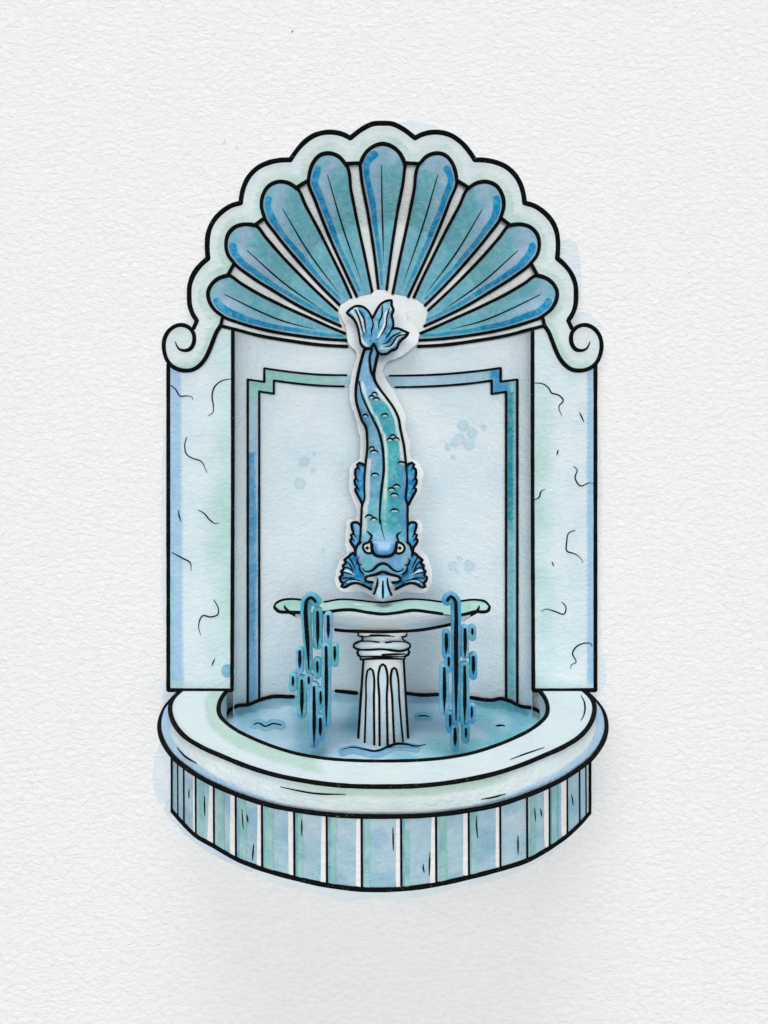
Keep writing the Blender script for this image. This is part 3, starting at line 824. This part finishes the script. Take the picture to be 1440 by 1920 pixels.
def gcol(x, y):
    c = mix((165, 208, 200), (188, 218, 212), .5 + 1.1 * nz(x, y, 40, 83))
    if x < 565 or x > 875: c = mix(c, (140, 196, 172), .7 * sm(0, .4, .3 + nz(x, y, 20, 84)))
    c = mix(c, (150, 202, 205), .6 * sm(770, 830, x) * (1 - sm(870, 880, x)))
    return c
m.fill(cat(ups, los), yD, gcol, 4, back=lambda v: v.y + .03)
cut = [(566, 604), (831, 861)]
for pl in (ups, los):
    seg_ = []
    for p in pl + [None]:
        if p is None or any(a < p[0] < b for a, b in cut):
            if len(seg_) > 2: m.tube(seg_, 6.2, yD, .02, raw=True)
            seg_ = []
        else: seg_.append(p)
m.tube(zb([(108,112),(112,128),(135,150)]), 4.5, yD, .03, taper=(.3, 1)); m.tube(zb([(1305,115),(1302,130),(1285,152)]), 4.5, yD, .03, taper=(.3, 1))
m.build('dish_lining', bowl)

# ================================================================== falling water
def cascade(hook, streaks, hw, cc, label):
    x0 = sum(p[0] for p in hook) / len(hook)
    T = thing('falling_water', U(x0, 1398, -1.9), label, 'falling water', 'streams falling from the dish')
    yq = -1.66
    def piece(outline, ink, w_, c, lift, tap=(.5, .12), white=True, glow=None):
        m = MB(); Y = plane(yq - lift)
        rr = outline
        def yf(x, y): return yq - lift - .05 * math.sqrt(min(1, dist(rr, x, y, True) / 7))
        def cf(x, y):
            d = dist(rr, x, y, True)
            return mix(mix(c, WHITE, .12), mix(c, (60, 140, 190), .25 * (nz(x, y, 12, lift * 99) + .3)), sm(2.2, 4.2, d))
        m.fill(rr, yf, cf, 2.6, back=lambda v: yq - lift + .07)
        m.tube(ink, w_, lambda x, y: yf(x, y), .02, taper=tap, wf=None)
        return m.build('stream', T)
    hs = cr(hook, 3)
    piece(stroke_poly(hs, lambda t: hw * (1 - .35 * t)), hook, 8.2, cc[0], .06, (.7, .25))
    for i, (u, v0, v1) in enumerate(streaks):
        x, a, b = 500 + u / 3.2727, 1100 + v0 / 3.2727, 1100 + v1 / 3.2727
        r = 7.6 + (1.4 if b - a > 60 else 0)
        piece(capsule(x, a - 1, b - (5 if b - a > 45 else -3), r), [(x, a), (x + .4, (a * 2 + b) / 3), (x, b)], 6.6 if b - a > 30 else 5, cc[i % len(cc)], .01 + .012 * (i % 4), (.75, .1))
    return T
cascade(zb([(300,92),(272,66),(248,82),(240,125),(242,220),(250,330),(255,420),(258,510)]),
    [(312,155,375),(377,180,320),(365,370,860),(417,370,460),(202,395,505),(310,460,535),(257,555,605),(160,555,615),(215,575,800),(290,615,985),(330,645,725),(328,810,920)],
    10.5, [(66,162,182), (104,172,208), (92,172,200), (80,170,184), (112,180,212)], 'left hand streams of teal water, hooking over the dish lip and falling in dark streaks')
cascade(zb([(1108,85),(1130,60),(1153,78),(1162,150),(1162,300),(1163,500),(1162,820)]),
    [(1102,290,410),(1217,260,440),(1262,258,300),(1117,435,495),(1268,430,540),(1090,500,780),(1215,490,845),(1258,740,810),(1125,790,865),(1155,870,980),(1222,870,930)],
    10.0, [(62,150,194), (92,170,200), (72,162,184), (82,155,208)], 'right hand streams of blue water, one long straight streak dropping from the dish lip')

# ================================================================== fish
zt = Z(600, 530, 6.0); zm = Z(620, 780, 7.2); zh = Z(620, 960, 7.2)
def yF(x, y): return .52 - (y - 560) / 530 * .68
FS = thing('fish_statue', U(717, 1100, -.5), 'blue scaly fish statue diving head first with its tail up against the shell', 'fish statue')
bodyL = zt([(505,745),(485,800),(460,890),(425,1050),(405,1200),(410,1330),(445,1460),(480,1560)]) + zm([(470,130),(495,300),(497,430),(478,620),(458,850),(456,1010),(458,1130),(428,1210),(420,1330),(416,1440)]) + zh([(405,330),(400,420),(420,440)])
bodyR = zt([(655,790),(645,830),(625,920),(610,1080),(660,1180),(740,1290),(830,1420),(885,1545)]) + zm([(935,160),(985,400),(1010,620),(1030,850),(1015,1050),(1008,1115),(1030,1185),(1033,1330),(1035,1440)]) + zh([(1035,330),(1035,430),(1030,460)])
bLs, bRs = cr(bodyL, 4), cr(bodyR, 4)
tl = sorted((y, x) for x, y in bLs); tr = sorted((y, x) for x, y in bRs)
stripe = zt([(440,1110),(470,1260),(520,1380),(580,1500)]) + zm([(575,50),(640,180),(700,420),(715,600),(715,760),(690,960),(672,1150),(663,1440)]) + zh([(668,100),(690,230),(730,370)])
sts = cr(stripe, 4); tst = sorted((y, x) for x, y in sts)
rows = []
y = 654
while y < 1024:
    rows.append((y, interp(tl, y), interp(tr, y))); y += 4
def bcolr(x, y):
    xl, xr = interp(tl, y), interp(tr, y); xs = interp(tst, y) if y > 715 else xl
    left = x < xs
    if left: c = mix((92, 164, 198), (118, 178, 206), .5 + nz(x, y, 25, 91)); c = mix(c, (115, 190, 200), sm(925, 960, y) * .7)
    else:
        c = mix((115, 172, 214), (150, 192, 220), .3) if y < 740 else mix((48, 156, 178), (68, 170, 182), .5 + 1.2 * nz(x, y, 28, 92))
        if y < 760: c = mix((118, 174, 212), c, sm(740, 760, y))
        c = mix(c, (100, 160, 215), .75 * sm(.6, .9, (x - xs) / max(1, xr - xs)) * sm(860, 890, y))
        c = mix(c, (228, 240, 242), .95 * (1 - sm(8, 10, xr - x)) if 728 < y < 872 else 0)  # highlight painted white down the right edge
        c = mix(c, (215, 236, 228), .95 * sm(3, 4, x - xs) * (1 - sm(8, 9.5, x - xs)) if 715 < y < 985 else 0)  # pale highlight painted beside the stripe
    if 860 < y: c = mix(c, (232, 240, 244), (1 - sm(8, 9.5, x - xl)) * .9)  # white highlight painted along the lower left edge
    c = deep(c)
    if y > 985: c = mix(c, mix((138, 180, 214), (120, 184, 208), sm(8, 34, abs(x - 720))), .9 * sm(985, 1012, y))
    return c
m = MB()
yd = lambda y, hw: .62 * hw / 100
m.spindle(rows, lambda y: yF(0, y), yd, bcolr, 40, .45)
def yBd(x, y):
    xl, xr = interp(tl, y), interp(tr, y); hw = (xr - xl) / 2; u = max(-1, min(1, (x - (xl + xr) / 2) / hw))
    return yF(x, y) - .62 * hw / 100 * math.sqrt(1 - u * u)
yEd = lambda x, y: yF(x, y) - .03
m.tube(bLs, 6.2, yEd, .03, raw=True); m.tube(bRs, 6.2, yEd, .03, raw=True)
m.tube(sts, 5.2, yBd, .015, raw=True, taper=(.5, .15))
m.tube(zt([(585,745),(562,820),(562,920),(575,1000),(605,1070)]), 5.0, yBd, .02)
m.tube(zt([(580,1000),(612,1075)]), 8, yBd, .02, taper=(.2, .8))
def arc(x, y, w=7, h=5.5, tilt=0):
    p = []
    for q in range(7):
        a = math.pi * q / 6; dx, dy = -w * math.cos(a), -h * math.sin(a)
        p.append((x + dx * math.cos(tilt) - dy * math.sin(tilt), y + 3 + dx * math.sin(tilt) + dy * math.cos(tilt)))
    m.fill(p, lambda px, py: yBd(px, py + 1) - .012, const((170, 214, 224)), 3)
    m.tube(p, 3.7, yBd, .035, taper=(.35, .35), step=2)
for a in ((702,738,5.5),(697,744,5.5),(705.5,748,6.5),(721.7,778,6.5),(685,779,5),(736.7,817.5,6),(731,824,6),(743,823,6),(697,840,5),(701.5,846.7,7.5),(753,868,7),(703,889.7,7),(743.6,911,7),(734,917,7),(739.4,927.5,7.5),(740,957,8),(692,968,7),(701,973,6)):
    arc(*a)
body = m.build('body', FS)
# tail fin
tail = zt([(520,742),(470,705),(445,600),(425,500),(380,410),(300,340),(350,295),(400,268),(470,270),(530,310),(570,370),(588,410),(610,370),(640,310),(680,250),(740,210),(805,200),(805,260),(825,310),(805,370),(820,430),(820,500),(805,530),(850,515),(910,530),(950,550),(995,567),(960,610),(910,650),(880,690),(860,740),(800,765),(760,795),(710,805),(660,790),(630,735),(605,690),(570,738)])
corner = {5, 11, 16, 22, 26}
def polyc(pts, corners, step=3):
    n = len(pts); cs = sorted(corners); out = []
    if not cs: return cr(pts, step, True)
    for a, b in zip(cs, cs[1:] + [cs[0] + n]):
        out = cat(out, cr([pts[i % n] for i in range(a, b + 1)], step))
    return out[:-1] if math.hypot(out[0][0]-out[-1][0], out[0][1]-out[-1][1]) < .5 else out
ts = polyc(tail, {5, 11, 16, 22, 26, 35})
m = MB()
raysT = [zt([(400,300),(445,410),(475,520),(500,600)]), zt([(440,310),(495,400),(510,500),(530,580)]), zt([(588,410),(598,480),(580,540),(585,600)]), zt([(700,260),(695,370),(662,450),(665,530)]), zt([(780,290),(752,390),(745,470),(700,570),(650,640)]), zt([(805,530),(780,570),(735,632)]), zt([(905,560),(820,600),(745,680),(685,690)]), zt([(965,580),(880,600),(790,710),(690,725)])]
wr = [cr(zt([(360,320),(420,420),(450,540),(475,660),(530,705)]), 4), cr(zt([(800,290),(740,350),(735,450),(690,560),(660,610)]), 4), cr(zt([(950,575),(880,620),(800,720),(690,735)]), 4), cr(zt([(400,290),(460,400),(490,540)]), 4)]
def tcol(x, y):
    c = mix((90, 164, 200), (128, 184, 210), .5 + 1.3 * nz(x, y, 14, 95))
    c = mix(c, (34, 128, 184), .6 * sm(.1, .3, nz(x, y, 9, 96)))
    d = min(dist(w_, x, y) for w_ in wr); return mix(c, (236, 243, 247), .95 * (1 - sm(1.6, 2.8, d)))
m.fill(ts, lambda x, y: yF(x, y) - .06 - .1 * math.sqrt(min(1, dist(ts, x, y, True) / 12)), tcol, 2.6, back=lambda v: v.y + .14)
yT = lambda x, y: yF(x, y) - .08 - .1 * math.sqrt(min(1, dist(ts, x, y, True) / 12))
m.tube(ts, 5.6, lambda x, y: yF(x, y) - .06, .03, raw=True, closed=True)
for r_ in raysT: m.tube(r_, 3.0, yT, .02, taper=(.8, .2))
m.build('tail_fin', FS)
# fins
def fin(name, outer, innerp, rays, mc, c0, c1, w_=5.4, base=-.04, whites=()):
    for mirr in (False, True):
        f = (lambda p: mir(p, mc)) if mirr else (lambda p: p)
        o = f(outer); poly = cat(o, f(innerp)); m = MB()
        def cf(x, y):
            c = mix(c0, c1, .5 + 1.4 * nz(x, y, 10, 98 + mirr))
            for w2_ in whites:
                c = mix(c, (232, 241, 246), 1 - sm(1.3, 2.4, dist(f(w2_), x, y)))
            return c
        yy = lambda x, y: yF(x, y) + base - .05 * math.sqrt(min(1, dist(poly, x, y, True) / 8))
        m.fill(dens(poly, 3, True), yy, cf, 2.6, back=lambda v: v.y + .12)
        m.tube(o, w_, lambda x, y: yF(x, y) + base, .03, raw=True)
        for r_ in rays: m.tube(f(r_), 2.6, yy, .02, taper=(1, .2))
        m.build(name, FS)
sf = zm([(465,680),(425,645),(385,633),(357,655),(368,695),(335,725),(330,760),(340,835),(322,870),(335,930),(355,960),(332,985),(360,1060),(400,1135),(430,1200)])
sfs = cat(cr(sf[:5], 3), cr(sf[4:8], 3), cr(sf[7:11], 3), cr(sf[10:], 3))
fin('side_fin', sfs, zm([(470,1120),(460,980),(460,850),(475,700)]), [zm([(365,670),(385,710),(400,750)]), zm([(350,840),(365,870),(385,895)]), zm([(350,960),(375,980),(395,1005)])], 723, (16, 110, 172), (38, 142, 190))
ef = zh([(400,175),(370,148),(320,138),(282,160),(288,215),(310,290),(275,310),(288,350),(265,385),(285,430),(325,490),(330,570)])
efs = cat(cr(ef[:6], 3), cr(ef[5:8], 3), cr(ef[7:], 3))
fin('ear_fin', efs, zh([(360,560),(360,460),(405,400),(405,200)]), [zh([(310,290),(330,325),(345,350)]), zh([(292,355),(310,380),(330,400)])], 720, (40, 136, 188), (88, 166, 202))
gf = zh([(352,580),(295,555),(245,598),(182,648),(203,690),(165,720),(172,770),(140,800),(158,850),(122,880),(138,938),(165,962),(140,1005),(180,1018),(260,978),(340,958),(430,985),(548,1045)])
gfs = cat(cr(gf[:4], 3), cr(gf[3:6], 3), cr(gf[5:8], 3), cr(gf[7:10], 3), cr(gf[9:13], 3), cr(gf[12:], 3))
gw = [cr(zh([(190,790),(240,800),(300,850)]), 3), cr(zh([(200,940),(260,925),(340,930),(420,940)]), 3)]
fin('gill_fin', gfs, zh([(575,955),(500,950),(470,925),(470,890),(430,835),(395,790),(392,720),(362,660),(350,600)]),
    [zh([(203,660),(260,710),(310,800),(350,830)]), zh([(250,610),(300,700),(340,800)]), zh([(180,745),(250,760),(310,830)]), zh([(165,815),(250,830),(320,860)]), zh([(155,895),(240,890),(330,900)]), zh([(165,962),(250,915),(360,920),(480,965)])], 718.8, (14, 116, 176), (52, 156, 198), whites=gw)
# head
hp = zh([(420,420),(370,450),(348,500),(340,580),(365,640),(392,720),(400,790),(440,840),(472,885),(600,850),(705,812),(820,850),(936,885),(985,835),(1030,785),(1040,720),(1075,640),(1095,580),(1085,500),(1065,450),(1030,420)])
hp_low = hp
hs = dens(cat(cr(hp, 4), cr([hp[-1], (735, 1008), (706, 1008), hp[0]], 4)), 3, True)
m = MB()
def hcol(x, y):
    c = mix((138, 180, 214), (122, 182, 208), .5 + 1.2 * nz(x, y, 20, 101))
    c = mix(c, (95, 180, 185), .85 * (1 - sm(6, 14, math.hypot(x - 689, y - 1055))))
    c = mix(c, (95, 160, 212), .7 * (1 - sm(8, 18, math.hypot(x - 741, y - 1050))))
    c = mix(c, (90, 170, 210), .7 * sm(1066, 1072, y + .18 * abs(x - 717)))
    return c
def yH(x, y): return yF(x, y) - .10 - .22 * math.sqrt(min(1, dist(hs, x, y, True) / 26))
def yFace(x, y): return min(yH(x, y), yBd(x, y) if y < 1022 else 9)
m.fill(hs, yH, hcol, 3, back=lambda v: yF(0, 1050) + .12)
for pl, w_ in ((zh([(400,405),(360,455),(342,520),(338,590)]), 5.5), (zh([(1035,405),(1078,455),(1097,520),(1100,590)]), 5.5)): m.tube(pl, w_, lambda x, y: yF(x, y) - .10, .04)
for pl in (zh([(380,605),(352,650),(375,705),(400,715),(420,705)]), zh([(392,720),(390,775),(420,815),(470,838)]), zh([(1045,625),(1070,660),(1048,710),(1020,720),(1000,708)]), zh([(1035,720),(1035,780),(1000,825),(935,850)])):
    m.tube(pl, 3.8, yH, .03, taper=(.3, .3))
# brows
for pl in (zh([(485,260),(520,285),(555,320),(545,355),(518,385)]), zh([(520,385),(560,410),(625,425)]), zh([(955,268),(915,290),(892,325),(905,360),(920,390)]), zh([(915,395),(880,408),(815,415)])):
    m.tube(pl, 4.6, yFace, .03, taper=(.3, .6))
head = m.build('head', FS)
m = MB()
lp = zh([(430,755),(450,793),(510,806),(570,783),(640,718),(710,694),(770,715),(840,780),(910,806),(960,793),(985,765)])
m.fill(dens(cat(cr(lp, 3), cr(zh([(960,850),(936,885),(820,850),(705,812),(600,850),(472,885),(450,850)]), 3)), 3, True), lambda x, y: yH(x, y) - .03, wash((110, 182, 212), (135, 190, 220), 14), 3, back=lambda v: v.y + .05)
m.tube(lp, 5.4, yH, .06, taper=(.35, .35))
m.tube(zh([(570,950),(515,947),(470,925),(474,888),(600,848),(705,810),(820,848),(934,888),(942,925),(905,948),(832,952)]), 5.2, lambda x, y: yF(x, y) - .16, .06)
m.build('lip', head)
# mouth hollow (white)
m = MB()
m.fill(dens(zh([(570,955),(505,945),(474,920),(480,888),(600,850),(705,812),(820,850),(930,888),(940,920),(905,948),(835,955),(830,1010),(575,1010)]), 3, True), lambda x, y: yF(x, y) - .08, wash(WHITE, (228, 236, 240), 15), 4, back=lambda v: v.y + .1)
m.build('mouth', head)
# nose
m = MB()
np_ = cr(zh([(556,415),(556,500),(590,570),(660,600),(720,604),(790,596),(850,560),(882,500),(888,415),(720,395)]), 3, True)
ne = cr(zh([(556,430),(556,500),(590,570),(660,600),(720,604),(790,596),(850,560),(882,500),(888,430)]), 3)
def nc_(x, y):
    d = dist(ne, x, y); c = mix((62, 142, 204), (160, 196, 228), sm(7, 14, d + 2 * nz(x, y, 10))); return mix(c, (138, 180, 214), 1 - sm(1014, 1026, y))
yNo = lambda x, y: yH(717, 1040) - .02 - .07 * math.sqrt(min(1, dist(np_, x, y, True) / 14))
m.fill(np_, yNo, nc_, 3, back=lambda v: yF(0, 1030) - .1); m.tube(ne, 6.0, lambda x, y: yH(717, 1040) - .02, .05, raw=True)
m.build('nose', head)
# eyes
for eo, pu in ((zh([(440,445),(490,418),(538,405),(552,480),(548,552),(490,552),(450,520),(436,480)]), zh([(493,487)])[0]), (zh([(892,412),(940,416),(985,448),(1000,495),(972,545),(890,555),(884,480)]), zh([(935,487)])[0])):
    es = cr(eo, 3, True); m = MB(); yE = lambda x, y: yH(717, 1045) - .0
    m.fill(es, yE, const((244, 246, 242)), 3, back=lambda v: yF(0, 1030) - .1); m.tube(es, 4.6, yE, .03, closed=True, raw=True)
    e = m.build('eye', head); m = MB()
    m.tube([(pu[0], pu[1] - 1), (pu[0], pu[1] + 1)], 6, yE, .03, smooth=False); m.build('pupil', e)
# white halo of the drawing round the fish, added as a raised plate
m = MB()
hl = zt([(230,250),(300,225),(400,190),(550,165),(600,105),(660,85),(740,130),(830,150),(900,220),(960,320),(985,420),(1075,490),(1115,580),(1100,660),(1010,760),(860,850),(745,890),(715,960),(725,1060),(770,1130),(830,1210),(880,1320),(930,1420),(960,1500)]) + zm([(1010,160),(1060,330),(1090,560),(1200,640),(1240,740),(1235,900),(1200,1060),(1110,1190),(1080,1300),(1095,1400)]) + zh([(1200,100),(1235,180),(1225,330),(1210,480),(1290,580),(1345,700),(1370,880),(1345,1000),(1290,1075),(1180,1090),(950,1085),(880,1130),(790,1185),(700,1210),(620,1185),(540,1125),(440,1075),(260,1080),(120,1060),(70,960),(70,820),(130,650),(220,560),(200,450),(210,250),(240,100)]) + zm([(330,1400),(350,1250),(300,1130),(260,1000),(250,800),(290,650),(385,590),(400,440),(400,300),(370,180)]) + zt([(395,1500),(350,1380),(335,1200),(345,1080),(375,960),(410,840),(400,770),(330,700),(300,560),(285,470),(240,390),(215,310)])
hls = cr(hl, 4, True)
hls = [(x + 1.6 * nz(x, y, 8, 5), y + 1.6 * nz(x, y, 8, 6)) for x, y in hls]
m.fill(hls, lambda x, y: yF(x, y) + .34, wash((240, 241, 241), (236, 239, 241), 40), 7, back=lambda v: v.y + .07, sidecol=(238, 240, 241))
m.build('halo_plate', FS)

# jet
J = thing('water_jet', U(717, 1130, -.75), 'short blue jet of water pouring from the fish mouth into the dish', 'water jet')
m = MB()
jp = cr(zh([(625,865),(700,850),(785,865),(768,960),(812,1085),(790,1140),(705,1188),(640,1152),(602,1095),(638,960)]), 3, True)
yJ = lambda x, y: yF(x, y) - .2 - (y - 1075) * .0075 - .08 * math.sqrt(min(1, dist(jp, x, y, True) / 10))
m.fill(jp, yJ, wash((140, 190, 222), (165, 203, 226), 18), 3, back=lambda v: v.y + .2)
for pl, t in ((zh([(632,888),(630,960),(612,1040),(580,1112)]), (.4, 1)), (zh([(765,890),(772,980),(795,1060),(825,1125)]), (.4, 1)), (zh([(705,930),(705,1040),(705,1160)]), (.6, .8))): m.tube(pl, 4.4, yJ, .03, taper=t)
m.build('stream', J)

# ================================================================== camera, light
cam = bpy.data.cameras.new('camera'); co = bpy.data.objects.new('camera', cam); COL.objects.link(co)
co.location = (0, -D, HZ); co.rotation_euler = (math.radians(90), 0, 0)
cam.sensor_fit = 'VERTICAL'; cam.sensor_height = 36; cam.sensor_width = 27; cam.lens = 36 * D * 100 / 1920
cam.clip_start = .1; cam.clip_end = 400
S.camera = co
w = bpy.data.worlds.new('World'); S.world = w; w.use_nodes = True
bg = w.node_tree.nodes['Background']; bg.inputs[0].default_value = (1, 1, 1, 1); bg.inputs[1].default_value = .30
def lamp(name, az, el, st, ang):
    l = bpy.data.lights.new(name, 'SUN'); l.energy = st; l.angle = math.radians(ang); l.color = (1, 1, 1)
    o = bpy.data.objects.new(name, l); COL.objects.link(o)
    d = Vector((math.sin(math.radians(az)) * math.cos(math.radians(el)), -math.cos(math.radians(az)) * math.cos(math.radians(el)), math.sin(math.radians(el))))
    o.location = d * 30; o.rotation_euler = d.to_track_quat('Z', 'Y').to_euler()
lamp('low_light', 22, -8, .45, 30)  # added fill from below, brightens the down-facing shell hood
lamp('front_light', 6, 3, 1.05, 25)
lamp('raised_light', -26, 24, .75, 30)  # added fill from upper left, evens out shadows and lights level faces
lamp('upper_light', -8, 79, 1.8, 30)  # added overhead fill, brightens the rim top and pool
S.view_settings.view_transform = 'Standard'; S.view_settings.look = 'None'; S.view_settings.exposure = 0; S.view_settings.gamma = 1
S.render.engine = 'CYCLES'; S.render.resolution_x = 768; S.render.resolution_y = 1024
